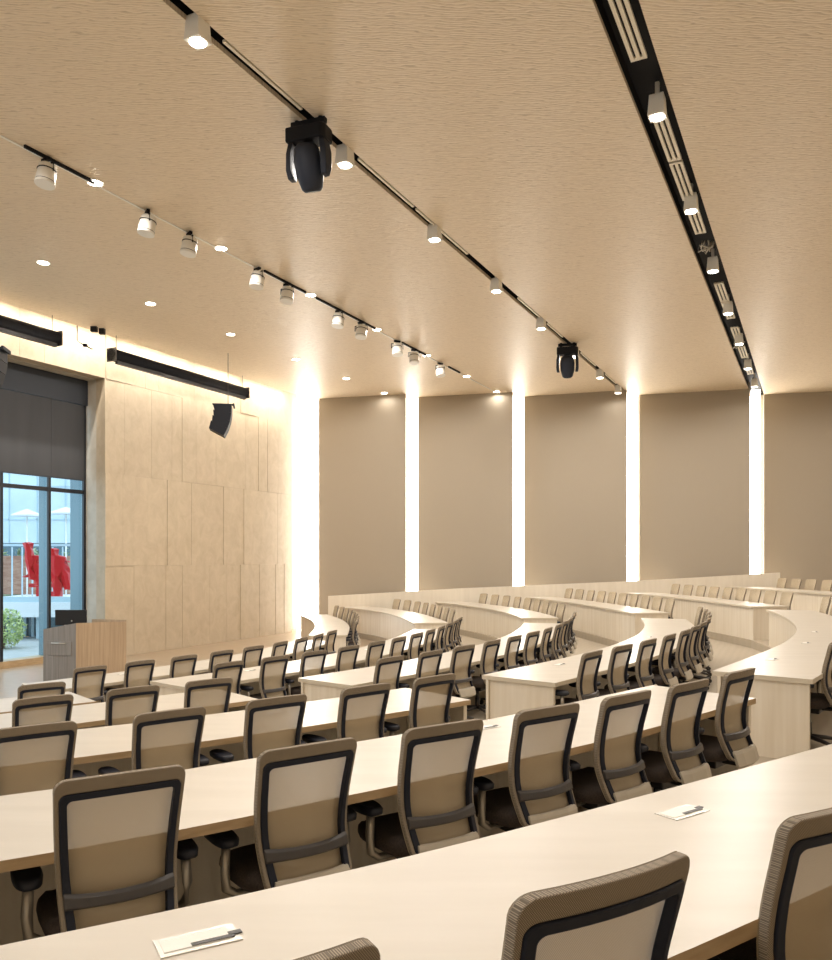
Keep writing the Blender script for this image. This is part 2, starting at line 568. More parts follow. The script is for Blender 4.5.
# window: header, mullions, transom, sill, panes
win = empty('window_1', (*WP(LW + REC, 12), 0))
win['kind'] = 'structure'
def rel(o, root):
    o.parent = root
    o.location = (-root.location[0], -root.location[1], -root.location[2])
    return o
mull_s = [S_OPEN - .03, 13.09, 11.84, 10.59, 9.34, 8.09, 6.84, S_LEFT + .03]
for s in mull_s:
    b = MB()
    slab(LW + REC - .06, LW + REC, s - .035, s + .035, .15, Z_OPEN, b)
    slab(LW + REC, LW + REC + (.42 if s > 14 else .28), s - .03, s + .03, .15, Z_OPEN, b, 1)
    rel(b.build('mullion', [M['mull'], M['fin']]), win)
b = MB(); slab(LW + REC - .05, LW + REC + .06, S_LEFT + .07, S_OPEN - .065, 4.06, 4.15, b)
rel(b.build('transom', M['mull']), win)
b = MB(); slab(LW + REC - .1, LW + REC + .3, S_LEFT + .01, S_OPEN - .01, 0.0, .15, b)
rel(b.build('sill', M['edge']), win)
b = MB(); slab(LW + REC - .14, LW + REC + .1, S_LEFT + .01, S_OPEN - .01, Z_OPEN - .62, Z_OPEN - .005, b)
rel(b.build('header', M['header']), win)
for a, c in zip(mull_s[1:], mull_s):
    b = MB(); slab(LW + REC + .02, LW + REC + .035, a + .036, c - .036, .15, Z_OPEN - .62, b)
    rel(b.build('pane', M['glass']), win)
# roller blinds, one per bay pair
edges = [S_OPEN - .1, 13.09, 10.59, 8.09, S_LEFT + .1]
names = ['narrow charcoal roller blind drawn halfway down beside the stone jamb',
         'wide charcoal roller blind drawn halfway down at the left picture edge',
         'charcoal roller blind left of the picture edge', 'charcoal roller blind at the far left end of the window']
for i in range(2):
    c, a = edges[i], edges[i + 1]
    r = MB(); slab(LW + REC - .11, LW + REC - .1, a + .003, c - .003, 4.41, Z_OPEN - .63, r)
    o = r.build('roller_blind', M['blind'])
    tag(o, names[i], 'blind', 'roller blinds of the tall window')
    r = MB(); slab(LW + REC - .12, LW + REC - .09, a + .012, c - .012, 4.375, 4.41, r)
    r.build('hem_bar', M['header'], o)

# ------------------------------------------------------------------ far wall: angled fabric panels with light slots between
Lc = [(-3.26, 26.85), (0.066, 26.6), (3.58, 26.5), (7.33, 26.25), (11.38, 26.16)]
Rc = [(-.33, 26.1), (3.12, 25.8), (6.72, 25.5), (10.56, 25.3), (14.95, 25.3)]
ZT = CEIL + .3
k = 1
for (a, c) in zip(Lc, Rc):
    b = MB()
    b.prism([a, (a[0], a[1] + .04), (c[0], c[1] + .04), c][::-1], .0, ZT)
    # vertical seams as shallow grooves: two raised bays
    o = tag(b.build('wall_far_%d' % k, M['fabric']), kind='structure'); k += 1
    b = MB()      # return that closes the sawtooth beside the slot
    b.prism([(c[0] - .03, c[1] + .041), (c[0] - .001, c[1] + .041), (c[0] - .001, FARY - .25), (c[0] - .03, FARY - .25)][::-1], 0, ZT)
    tag(b.build('trim_%d' % (6 + k), M['wallp']), kind='structure')
slots = [(-4.0, -3.29, 26.92)] + [(Rc[i][0] + .005, Lc[i + 1][0] + .02, 26.72 - .08 * i) for i in range(4)]
for i, (x0, x1, y) in enumerate(slots):
    b = MB()
    b.box(((x0 + x1) / 2, y + .03, ZT / 2 - .02), (x1 - x0, .05, ZT - .05))
    o = b.build('light_slot', M['strip'])
    tag(o, ['glowing vertical light slot beside the stone wall corner', 'glowing vertical light slot first from the stone corner between two taupe panels',
            'glowing vertical light slot in the middle of the taupe wall', 'glowing vertical light slot second from the right picture edge',
            'glowing vertical light slot nearest the right picture edge'][i], 'light', 'vertical light slots of the taupe wall')
b = MB(); b.box((-3.66, 26.86, ZT / 2), (.05, .06, ZT))
tag(b.build('trim_20', M['white_out']), kind='structure')
# back-up wall far, right wall, back wall
b = MB(); b.box((5, FARY + .1, CEIL / 2 + .4), (22, .2, CEIL + 1.2)); tag(b.build('wall_far', M['wallp']), kind='structure')
b = MB(); b.box((ROOM_X1 + .1, 12, CEIL / 2 + .4), (.2, 31, CEIL + 1.2)); tag(b.build('wall_right', M['wallp']), kind='structure')
b = MB(); b.box((-2, ROOM_Y0 - .1, CEIL / 2 + .4), (36, .2, CEIL + 1.2)); tag(b.build('wall_back', M['wallp']), kind='structure')

# sloping guard wall in front of the panels
gx = [(-2.85, 25.95, 1.24), (1.42, 25.75, .98), (7.2, 25.35, .72), (11.4, 25.05, .46)]
b = MB()
for i in range(3):
    (x0, y0, h0), (x1, y1, h1) = gx[i], gx[i + 1]
    b.hexa([(x0, y0, 0), (x1, y1, 0), (x1, y1 + .12, 0), (x0, y0 + .12, 0),
            (x0, y0, EYE - h0), (x1, y1, EYE - h1), (x1, y1 + .12, EYE - h1), (x0, y0 + .12, EYE - h0)])
tag(b.build('trim_21', M['guard']), kind='structure')

# ------------------------------------------------------------------ ceiling: woven panels with recessed slots
bands = [(-25, 1.52), (1.92, 5.45), (5.61, 15.22)]
b = MB()
for l0, l1 in bands:
    P = room_clip([WP(l0, -40), WP(l0, 40), WP(l1, 40), WP(l1, -40)][::-1])
    b.prism(P[::-1], CEIL, CEIL + .06)
# cut faces must point outwards whichever way they were wound
o = tag(b.build('ceiling', M['ceil']), kind='structure')
def slotbox(l0, l1, name, depth=.3):
    m = MB()
    P = room_clip([WP(l0 - .02, -40), WP(l1 + .02, -40), WP(l1 + .02, 40), WP(l0 - .02, 40)])
    m.prism(P, CEIL + depth, CEIL + depth + .04)
    for a, c in ((l0 - .03, l0), (l1, l1 + .03)):
        P = room_clip([WP(a, -40), WP(c, -40), WP(c, 40), WP(a, 40)])
        m.prism(P, CEIL + .061, CEIL + depth)
    return tag(m.build(name, M['slot']), kind='structure')
slotbox(1.52, 1.92, 'trim_22', .22)
slotbox(5.45, 5.61, 'trim_23', .22)
b = MB()
P = room_clip([WP(14.6, -40), WP(LW + .02, -40), WP(LW + .02, 40), WP(14.6, 40)])
b.prism(P, CEIL + .85, CEIL + .9)
P = room_clip([WP(14.95, -40), WP(15.0, -40), WP(15.0, 40), WP(14.95, 40)])
b.prism(P, CEIL + .06, CEIL + .85)
tag(b.build('trim_24', M['white_out']), kind='structure')

# cove luminaires over the stone wall
def s_at(l, Y): return (Y - n[1] * l) / d[1]
ci = 0
for s0, s1 in ((6.5, 9.0), (9.2, 11.7), (11.9, 14.4), (14.6, 17.1), (17.3, 19.3), (19.5, 21.5)):
    m = MB()
    slab(15.10, 15.18, s0, s1, CEIL + .30, CEIL + .36, m)
    o = m.build('cove_luminaire', M['white'])
    tag(o, 'long slim wash light hidden in the ceiling cove, %s from the stone corner' % ORD[5 - ci], 'light', 'wash lights in the cove above the stone wall')
    L = bpy.data.lights.new('cove_light', 'AREA')
    L.shape = 'RECTANGLE'; L.size = s1 - s0; L.size_y = .05
    L.energy = COVE * (s1 - s0); L.color = (1.0, 0.94, 0.84)
    L.spread = radians(120)
    lo = bpy.data.objects.new('cove_light', L)
    p = WP(15.17, (s0 + s1) / 2)
    lo.location = (p[0], p[1], CEIL + .28)
    lo.rotation_euler = (0, 0, atan2(d[1], d[0]))
    # tip the beam slightly towards the wall
    lo.rotation_euler = (radians(14), 0, atan2(d[1], d[0]))
    col.objects.link(lo)
    lo.parent = o
    ci += 1

# ------------------------------------------------------------------ downlights
def downlight_mesh(kind):
    if kind == 'body':
        m = MB()
        a = .085; R = []
        for z, r in ((.03, .082), (-.16, .095), (-.215, .10)):
            R.append([(r * x, r * y, z) for x, y in ((-1, -1), (1, -1), (1, 1), (-1, 1))])
        m.rings(R, smooth=False)
        m.box((0, 0, .115), (.05, .05, .165))
        e = MB(); e.cyl((0, 0), .082, .082, -.222, -.2151, 20)
        return m, e
    m = MB(); m.cyl((0, 0), .12, .12, -.012, .0, 24)
    e = MB(); e.cyl((0, 0), .092, .092, -.018, -.0121, 20)
    return m, e
DL = {}
def downlight(kind, l, Y, label, group, rz=0, power=LAMP_W):
    s = s_at(l, Y); p = WP(l, s)
    if kind not in DL:
        r = empty('downlight')
        m, e = downlight_mesh(kind)
        hs = m.build('housing', M['white'], r, bevel=.008 if kind == 'body' else 0)
        ln = e.build('lens', M['lampface'], r)
        Ld = bpy.data.lights.new('beam', 'SPOT')
        Ld.energy = power * 4.0; Ld.color = LAMP_COL
        Ld.spot_size = radians(178); Ld.spot_blend = 0.35
        Ld.shadow_soft_size = .09
        lo = bpy.data.objects.new('beam', Ld)
        lo.location = (0, 0, -.26 if kind == 'body' else -.04)
        col.objects.link(lo); lo.parent = r
        DL[kind] = r
        remember(r)
    else:
        r = copy_tree(DL[kind])
    r.location = (p[0], p[1], CEIL if kind != 'body' else CEIL + .02)
    r.rotation_euler = (0, 0, rz)
    tag(r, label, 'ceiling light', group)
    if Y > 24.0:          # the last lamp of each run is dimmed
        for c in bpy.data.objects:
            if c.parent == r and c.type == 'LIGHT':
                c.data = c.data.copy(); c.data.energy *= .12
    return r
RZ = atan2(d[1], d[0])
for i, Y in enumerate([.65, 3.1, 5.55, 8.0, 10.5, 12.97, 15.47, 18.0, 20.5, 22.9, 25.0]):
    downlight('body', 5.53, Y, 'white square downlight hanging in the narrow slot, %s from the far wall' % ORD[10 - i], 'downlights in the narrow slot', RZ)
for i, Y in enumerate([2.0, 4.45, 6.9, 9.36, 11.9, 14.4, 16.9, 19.3, 21.8, 24.1]):
    downlight('body', 1.66, Y, 'white square downlight hanging in the wide black slot, %s from the far wall' % ORD[9 - i], 'downlights in the wide slot', RZ)
for i, Y in enumerate([4.1, 6.5, 8.96, 11.39, 13.8, 16.25, 18.7, 21.1, 23.5, 25.7]):
    downlight('disc', 9.18, Y, 'small round downlight on the thin white track, %s from the far wall' % ORD[9 - i], 'downlights along the thin track', RZ)
for i, Y in enumerate([7.5, 9.8, 12.15, 14.47, 16.8, 19.1, 21.5, 23.8, 25.9]):
    downlight('disc', 12.5, Y, 'round recessed downlight in the ceiling row nearest the stone wall, %s from the far wall' % ORD[8 - i], 'recessed downlights near the stone wall', RZ)
for l, nm in ((-2.2, 'right'), (-6.2, 'far right')):
    for i, Y in enumerate([2.0, 7.0, 12.0, 17.0, 22.0]):
        p = WP(l, s_at(l, Y))
        if p[0] < ROOM_X1 - .5:
            downlight('disc', l, Y, 'round downlight in the ceiling bay out to the %s, %s from the far wall' % (nm, ORD[4 - i]), 'downlights of the right ceiling bays', RZ)

# track rails
def rail(name, l, Y0, Y1, w, z0, z1, m, label, cat, group=None):
    b = MB()
    slab(l - w / 2, l + w / 2, s_at(l, Y0), s_at(l, Y1), z0, z1, b)
    return tag(b.build(name, m), label, cat, group)
rail('lighting_track', 9.22, 3.0, 26.3, .03, CEIL - .02, CEIL, M['white'], 'thin white lighting track running diagonally across the ceiling', 'track')
for i, (a, c) in enumerate(((10.35, 11.35), (14.85, 16.05), (16.4, 18.6), (19.8, 21.1), (22.3, 23.0))):
    rail('track_section', 9.16, a, c, .035, CEIL - .04, CEIL, M['slot'], 'short dark power rail beside the thin white track, %s from the near end' % ORD[i], 'track', 'dark rail pieces on the thin track')

# linear grilles
def grille(l, Y0, Y1, bars, w, label, group):
    s0, s1 = s_at(l, Y0), s_at(l, Y1)
    b = MB()
    pitch = w / bars
    for i in range(bars):
        c = l - w / 2 + pitch * (i + .5)
        slab(c - pitch * .3, c + pitch * .3, s0, s1, CEIL + .0, CEIL + .03, b)
    if bars > 1:
        for s in (s0, s1 - .05):
            slab(l - w / 2 + pitch * .2, l + w / 2 - pitch * .2, s, s + .05, CEIL + .001, CEIL + .025, b)
    tag(b.build('linear_grille', M['grille']), label, 'air grille', group)
for i, (a, c) in enumerate(((4.7, 6.5), (6.62, 8.6), (9.75, 10.78), (10.83, 11.95), (12.1, 13.2), (15.6, 16.7), (16.75, 17.9), (18.6, 19.8), (20.3, 21.4), (22.2, 23.3))):
    grille(1.70, a, c, 3, .20, 'white three-bar linear grille in the wide black slot, %s from the near end' % ORD[i], 'grilles in the wide slot')
for i, (a, c) in enumerate(((5.0, 7.2), (8.3, 9.55), (10.75, 12.2), (12.3, 14.1), (16.5, 17.8), (18.3, 19.4), (20.9, 22.3), (23.3, 24.6))):
    grille(5.495, a, c, 1, .06, 'single white linear grille in the narrow slot, %s from the near end' % ORD[i], 'grilles in the narrow slot')

# white track spotlights
def spot_head():
    r = empty('track_spotlight')
    b = MB(); b.box((0, 0, -.02), (.16, .05, .04)); b.box((0, 0, -.06), (.03, .03, .06)); b.build('mount', M['slot'], r)
    b = MB(); b.tube([(-.15, 0, -.20), (-.15, 0, -.09), (0, 0, -.085), (.15, 0, -.09), (.15, 0, -.20)], .012, 6); b.build('yoke', M['blackm'], r)
    b = MB()
    R = []
    for y, q in ((-.15, .10), (-.13, .115), (.06, .125), (.16, .13)):
        R.append([(q * cos(2 * pi * j / 18), y * .9 + .0, -.22 + q * sin(2 * pi * j / 18)) for j in range(18)])
    # tilt the can downwards
    t = radians(-80)
    R = [[(x, y * cos(t) - (z + .22) * sin(t), -.22 + y * sin(t) + (z + .22) * cos(t)) for x, y, z in q] for q in R]
    b.rings(R)
    b.build('lamp_can', M['white'], r)
    b = MB()
    for y in (-.06, .10):
        q = .128
        RR = [[(qq * cos(2 * pi * j / 18), yy, qq * sin(2 * pi * j / 18)) for j in range(18)] for yy, qq in ((y, q), (y + .012, q))]
        b.rings([[(x, yy * cos(t) - z * sin(t), -.22 + yy * sin(t) + z * cos(t)) for x, yy, z in ring] for ring in RR])
    b.build('cooling_band', M['blackm'], r)
    return r
sp = None
for i, (x, rz) in enumerate(((46, .3), (147, -.2), (189, -.1), (257, .1), (287, .35), (338, .0), (361, .5), (397, 1.2), (414, .9), (440, 1.5))):
    Y = 8215 / (816 - x)
    if sp is None:
        sp = spot_head(); remember(sp); r = sp
    else:
        r = copy_tree(sp)
    p = WP(9.18, s_at(9.18, Y))
    r.location = (p[0], p[1], CEIL - .02)
    r.rotation_euler = (0, 0, RZ + 1.2 + rz)
    tag(r, 'white can spotlight hanging from the thin ceiling track, %s from the left' % ORD[i], 'spotlight', 'white spotlights on the thin track')

# moving-head stage lights
def moving_head(Y, rz, label):
    p = WP(5.53, s_at(5.53, Y))
    r = empty('stage_light', (p[0], p[1], CEIL), rz)
    b = MB(); b.box((0, .0, -.05), (.46, .07, .06)); b.tube([(-.16, 0, .10), (-.16, 0, -.12)], .03, 8); b.tube([(.16, 0, .10), (.16, 0, -.12)], .03, 8)
    b.build('clamp', M['blackm'], r)
    b = MB()
    b.prism([(-.26, -.13), (.22, -.13), (.26, -.08), (.26, .13), (-.2, .13), (-.26, .08)], -.30, -.12)
    b.build('base_box', M['blackm'], r, bevel=.02)
    for sx in (-1, 1):
        b = MB()
        R = []
        for z, hy, x in ((-.30, .10, .21), (-.42, .11, .235), (-.62, .10, .24), (-.72, .06, .225)):
            R.append([((x + dx) * sx, y, z) for dx, y in ((-.035, -hy), (.035, -hy * .8), (.035, hy * .8), (-.035, hy))])
        b.rings(R, smooth=False)
        b.build('yoke_arm', M['darkglass'], r, bevel=.012)
    b = MB()
    R = []
    for t, q in ((-.24, .10), (-.19, .15), (-.05, .175), (.12, .17), (.27, .13), (.30, .10)):
        R.append([(q * cos(2 * pi * j / 20), t, q * sin(2 * pi * j / 20)) for j in range(20)])
    t = radians(-68)
    R = [[(x, y * cos(t) - z * sin(t), -.56 + y * sin(t) + z * cos(t)) for x, y, z in q] for q in R]
    b.rings(R)
    h = b.build('head', M['darkglass'], r)
    b = MB(); q = .085
    RR = [[(q * cos(2 * pi * j / 16), yy, q * sin(2 * pi * j / 16)) for j in range(16)] for yy in (.301, .306)]
    b.rings([[(x, y * cos(t) - z * sin(t), -.56 + y * sin(t) + z * cos(t)) for x, y, z in g] for g in RR])
    b.build('lens', M['bluewin'], h)
    return tag(r, label, 'stage light', 'black moving-head stage lights')
moving_head(9.75, -.35, 'large black moving-head stage light clamped to the narrow slot near the camera')
moving_head(19.9, -.2, 'smaller-looking black moving-head stage light near the far end of the narrow slot')

# coiled cable bundle in the wide slot
b = MB()
p = WP(1.72, s_at(1.72, 13.7))
pts = [(p[0] + .09 * cos(i * 1.1) + .02 * i / 6, p[1] + .16 * sin(i * 1.7), CEIL - .03 + .07 * sin(i * 2.3)) for i in range(26)]
b.tube(pts, .012, 6)
tag(b.build('cable_bundle', M['silver']), 'tangled grey cable bundle in the wide black slot', 'cable')
b = MB()
p = WP(1.72, s_at(1.72, 19.95))
pts = [(p[0] + .10 * cos(i * 1.3), p[1] + .14 * sin(i * 1.9), CEIL - .04 + .06 * sin(i * 2.1)) for i in range(20)]
b.tube(pts, .012, 6)
tag(b.build('cable_bundle', M['silver']), 'smaller tangle of grey cable far along the wide black slot', 'cable')

# ------------------------------------------------------------------ hanging screen housings and speakers by the stone wall
def screen_tube(Y0, Y1, label):
    l = LW - .55
    s0, s1 = s_at(l, Y0), s_at(l, Y1)
    z = EYE + 4.86
    p0, p1 = WP(l, s0), WP(l, s1)
    r = empty('projection_screen_housing', (*p0, z))
    def loc(mb, name, m, rr=r):
        o = mb.build(name, m); o.parent = rr
        o.location = (-p0[0], -p0[1], -z); return o
    b = MB(); b.tube([(*p0, z), (*WP(l, (s0 + s1) / 2), z), (*p1, z)], .15, 16)
    loc(b, 'case', M['blackm'])
    b = MB(); slab(l - .10, l - .02, s0 + .1, s1 - .1, z - .21, z - .13, b)
    loc(b, 'bottom_bar', M['black'])
    for s in (s0, s1 - .03):
        b = MB(); slab(l - .15, l + .15, s, s + .03, z - .16, z + .16, b)
        loc(b, 'end_bracket', M['grey_plastic'])
    for s in (s0 + .15, s1 - .15):
        b = MB(); q = WP(l, s); b.tube([(*q, z + .14), (*q, CEIL)], .008, 6)
        loc(b, 'hanger_rod', M['grey_plastic'])
    return tag(r, label, 'screen housing', 'black screen housings hung above the stone wall')
screen_tube(19.1, 23.6, 'long black screen housing hung in front of the stone wall, right of the window')
screen_tube(12.5, 17.76, 'black screen housing hung above the window at the left picture edge')

def speaker_array(x, ytop, Y, rz, label, ncab=4, k=1.0):
    X = (x - 416) * Y / 800
    zt = EYE + (558 - ytop) * Y / 800
    r = empty('line_array_speaker', (X, Y, zt), rz)
    ang = 0.0
    y0, z0 = 0.0, 0.0
    for i in range(ncab):
        b = MB()
        hh = .165 * k
        P = []
        dep = .36 * k
        for zz, dd in ((-hh + .006, .9), (-.006, 1.0)):
            for x_, y_ in ((-.21 * k, 0), (.21 * k, 0), (.16 * k, dep * dd), (-.16 * k, dep * dd)):
                yy = y_ * cos(ang) - zz * sin(ang); z_ = y_ * sin(ang) + zz * cos(ang)
                P.append((x_, y0 + yy, z0 + z_))
        b.hexa(P)
        b.build('speaker_cabinet', M['blackm'], r)
        y0 += hh * sin(ang); z0 -= hh * cos(ang)
        ang += radians(9)
    b = MB(); b.box((0, .17 * k, .03), (.10 * k, .42 * k, .03)); b.box((0, -.05, .0), (.34 * k, .04, .06)); b.build('flying_frame', M['blackm'], r)
    b = MB(); b.tube([(0, .1, .03), (0, .1, CEIL - zt)], .009, 6); b.build('hanger_cable', M['grey_plastic'], r)
    return tag(r, label, 'loudspeaker', 'black hanging loudspeakers')
speaker_array(232, 406, 20.9, radians(100), 'black curved loudspeaker stack hanging in front of the stone wall', 4, 1.3)
speaker_array(3, 350, 14.2, radians(100), 'black curved loudspeaker stack hanging before the window, cut by the left edge', 4, 1.2)
# wires and small boxes at the ceiling edge
b = MB()
p = WP(15.2, s_at(15.2, 18.4)); q = WP(15.2, s_at(15.2, 18.8))
b.tube([(*p, CEIL), (*p, CEIL - .35), (p[0] + .1, p[1] + .03, CEIL - .42), (q[0] - .02, q[1], CEIL - .44), (*q, CEIL - .43)], .011, 6)
b.box((p[0] + .35, p[1] + .1, CEIL - .06), (.14, .1, .12)); b.box((p[0] + .16, p[1] + .06, CEIL - .44), (.09, .06, .06))
b.box((p[0] + .52, p[1] + .14, CEIL - .10), (.12, .1, .13))
tag(b.build('cable_loop', M['blackm']), 'black cable loop with small clips dangling at the ceiling edge above the window', 'cable')

# ------------------------------------------------------------------ desks
def module(root, p, t, z, k=1.0):
    """flush aluminium power unit with an open lid"""
    b = MB()
    rz = atan2(t[1], t[0])
    b.box((p[0], p[1], z + .001), (.30 * k, .15 * k, .003), rz)
    o = b.build('power_module', M['steel'], root)
    b = MB()
    b.box((p[0] - .005, p[1] + .0, z + .003), (.25 * k, .10 * k, .0015), rz, 0)
    b.build('lid', M['white'], o)
    b = MB()
    nx, ny = -t[1], t[0]
    b.box((p[0] - nx * .032 * k + t[0] * .03, p[1] - ny * .032 * k + t[1] * .03, z + .0042), (.16 * k, .024 * k, .002), rz)
    b.box((p[0] - nx * .012 * k + t[0] * .085, p[1] - ny * .012 * k + t[1] * .085, z + .0042), (.05 * k, .03 * k, .002), rz)
    b.build('socket_opening', M['black'], o)
    return o

def desk(C, zf, zlow, label, group, modules=(), depth=.86, edge='edgep', starts=True, ends=True, under_low=None):
    """C inner plan curve, zf tier floor, zlow floor in front"""
    z1 = zf + .74; z0 = z1 - .042
    root = empty('curved_desk', (C[0][0], C[0][1], zf))
    O = offset(C, depth)
    N_ = len(C)
    def fin(mb, name, m, par=root, bv=0):
        o = mb.build(name, m, bevel=bv); o.parent = par
        o.location = (-C[0][0], -C[0][1], -zf); return o
    b = MB()
    top = [(b.vert((*C[i], z1)), b.vert((*O[i], z1)), b.vert((*C[i], z0)), b.vert((*O[i], z0))) for i in range(N_)]
    for a, c in zip(top, top[1:]):
        b.face((a[0], a[1], c[1], c[0]), 0)
        b.face((a[3], a[2], c[2], c[3]), 2)
        b.face((a[2], a[0], c[0], c[2]), 1)
        b.face((a[1], a[3], c[3], c[1]), 1)
    a = top[0]; b.face((a[0], a[2], a[3], a[1]), 1)
    a = top[-1]; b.face((a[1], a[3], a[2], a[0]), 1)
    fin(b, 'desktop', [M['lam'], M[edge], M['under']])
    # modesty panel following the inner edge, hung down to the lower tier with a reveal at the foot
    I0 = offset(C, .05); I1 = offset(C, .08)
    b = MB()
    zb = zlow + .05
    v = [(b.vert((*I0[i], zb)), b.vert((*I1[i], zb)), b.vert((*I1[i], z0)), b.vert((*I0[i], z0))) for i in range(N_)]
    for a, c in zip(v, v[1:]):
        for q in range(4):
            r_ = (q + 1) % 4
            b.face((a[q], a[r_], c[r_], c[q]))
    b.face(v[0][::-1]); b.face(v[-1])
    fin(b, 'front_panel', M['panel'])
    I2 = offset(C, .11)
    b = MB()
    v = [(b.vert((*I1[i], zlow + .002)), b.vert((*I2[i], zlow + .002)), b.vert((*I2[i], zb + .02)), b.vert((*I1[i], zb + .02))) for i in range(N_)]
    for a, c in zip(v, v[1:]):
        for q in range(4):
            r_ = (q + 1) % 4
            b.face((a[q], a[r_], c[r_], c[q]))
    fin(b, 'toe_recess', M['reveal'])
    def support(s, full=True, w=.04):
        p, t = along(C, s)
        nx, ny = t[1], -t[0]
        q = [(p[0] + nx * .085 - t[0] * w / 2, p[1] + ny * .085 - t[1] * w / 2), (p[0] + nx * (depth - .03) - t[0] * w / 2, p[1] + ny * (depth - .03) - t[1] * w / 2),
             (p[0] + nx * (depth - .03) + t[0] * w / 2, p[1] + ny * (depth - .03) + t[1] * w / 2), (p[0] + nx * .085 + t[0] * w / 2, p[1] + ny * .085 + t[1] * w / 2)]
        b = MB(); b.prism(q, zf + .001, z0 - .001)
        fin(b, 'end_panel', M['panel'])
    Ltot = length(C)
    if starts: support(.04)
    if ends: support(Ltot - .04)
    for ms in modules:
        if isinstance(ms, tuple):
            p, t = along(C, nearest_s(C, ms))
            p = (ms[0] - t[1] * .24, ms[1] + t[0] * .24)
        else:
            p, t = along(C, ms)
        nx, ny = t[1], -t[0]
        o = module(root, (p[0] + nx * .24, p[1] + ny * .24), t, z1, .62)
        o.location = (-C[0][0], -C[0][1], -zf)
    tag(root, label, 'desk', group)
    return root

dn = ['nearest', 'second', 'third', 'fourth', 'fifth']
DL_ = ['pale laminate desk across the bottom of the picture, closest to the camera',
       'long pale desk of the near block, second from the camera',
       'pale desk of the near block, third from the camera, ending mid-picture',
       'pale desk of the near block, fourth from the camera',
       'short visible pale desk of the near block at the left edge, fifth from the camera']
mods = {0: [], 1: [3.0], 2: [], 3: [], 4: []}
def nearest_s(C, q):
    best, s, acc = 9e9, 0, 0
    for a, c in zip(C, C[1:]):
        l = hypot(c[0] - a[0], c[1] - a[1])
        dd = hypot(a[0] - q[0], a[1] - q[1])
        if dd < best: best, s = dd, acc
        acc += l
    return s
CUR = {}
for k in range(5):
    C = spline(D_IN[k], .2); CUR['D%d' % (k + 1)] = C
    ms = {0: [(-.507, 1.86), (.932, 2.80)], 1: [(.43, 4.99)], 2: [(-1.12, 6.3)]}.get(k, [])
    desk(C, Z[k], Z[k + 1], DL_[k], 'desks of the near block', ms, .83 if k == 0 else .86, 'edge')
WL = {1: 'big pale curved desk at the right edge, middle block, with a wide blank end panel',
      2: 'pale curved desk of the middle block, second from the right picture edge',
      3: 'pale curved desk of the middle block, third from the right picture edge',
      4: 'pale curved desk of the middle block, second row from the stage',
      5: 'front-row pale curved desk of the middle block, nearest the lectern and stone wall'}
for k in range(1, 6):
    C = spline(W_IN[k], .3); CUR['W%d' % k] = C
    Lt = length(C)
    desk(C, Z[k], Z[k + 1] if k < 5 else 0.0, WL[k], 'desks of the middle block', [1.25, 3.2, 4.9] if k < 3 else [1.4, 4.3])
FL = {0: 'topmost pale desk of the far block, at the right edge below the taupe wall',
      1: 'second pale desk from the top of the far block, right of centre',
      2: 'third pale desk from the top of the far block, left of the wide one',
      3: 'fourth pale desk from the top of the far block, mid-picture',
      4: 'pale desk of the far block, second row up from the stage',
      5: 'lowest pale desk of the far block in front of the stone corner'}
for k in range(0, 6):
    C = spline(F_IN[k], .4); CUR['F%d' % k] = C
    desk(C, Z[k], Z[k + 1] if k < 5 else 0.0, FL[k], 'desks of the far block', [])

# ------------------------------------------------------------------ chairs
def lerp(T, x):
    for (a, b), (c, e) in zip(T, T[1:]):
        if x <= c: return b + (e - b) * (x - a) / (c - a)
    return T[-1][1]
PROF = [(.38, -.25), (.46, -.225), (.54, -.185), (.62, -.158), (.70, -.155), (.80, -.172), (.90, -.200), (1.0, -.226), (1.06, -.238)]
def smoothprof(z):
    return (lerp(PROF, z - .03) + lerp(PROF, z) + lerp(PROF, z + .03)) / 3
def onback(x, z, off=0):
    hw = .230
    return (x, smoothprof(z) - .045 * (1 - (x / hw) ** 2) - off, z + .012 * (1 - (x / hw) ** 2) * (z > .8))
def trap(wt, wb, zb, zt, rt, rb, n_side=12, n_top=9, n_c=5):
    """rounded trapezoid outline, anticlockwise from bottom right"""
    P = []
    def side_x(z): 
        f = (z - zb) / (zt - zb)
        return wb + (wt - wb) * (f ** .8)
    for i in range(n_side):      # right side up
        z = zb + rb + (zt - rt - zb - rb) * i / (n_side - 1); P.append((side_x(z), z))
    for i in range(1, n_c):
        a = pi / 2 * i / n_c; P.append((side_x(zt - rt) - rt + rt * cos(a), zt - rt + rt * sin(a)))
    for i in range(n_top):
        P.append(((side_x(zt - rt) - rt) * (1 - 2 * i / (n_top - 1)), zt))
    for i in range(1, n_c):
        a = pi / 2 + pi / 2 * i / n_c; P.append((-side_x(zt - rt) + rt + rt * cos(a), zt - rt + rt * sin(a)))
    for i in range(n_side):
        z = zt - rt + (zb + rb - zt + rt) * i / (n_side - 1); P.append((-side_x(z), z))
    for i in range(1, n_c):
        a = pi + pi / 2 * i / n_c; P.append((-side_x(zb + rb) + rb + rb * cos(a), zb + rb + rb * sin(a)))
    for i in range(n_top):
        P.append(((-side_x(zb + rb) + rb) * (1 - 2 * i / (n_top - 1)), zb))
    for i in range(1, n_c):
        a = 3 * pi / 2 + pi / 2 * i / n_c; P.append((side_x(zb + rb) - rb + rb * cos(a), zb + rb + rb * sin(a)))
    return P
def frame_ring(mb, A, B, back, front, m=0):
    """solid band between outlines A (outer) and B (inner)"""
    R = [[onback(x, z, back) for x, z in A], [onback(x, z, back) for x, z in B],
         [onback(x, z, -front) for x, z in B], [onback(x, z, -front) for x, z in A]]
    ids = [[mb.vert(p) for p in r] for r in R]
    N_ = len(A)
    for q in range(4):
        a, b = ids[q], ids[(q + 1) % 4]
        for i in range(N_):
            j = (i + 1) % N_
            mb.face((a[i], a[j], b[j], b[i])[::-1], m, False)
    return mb

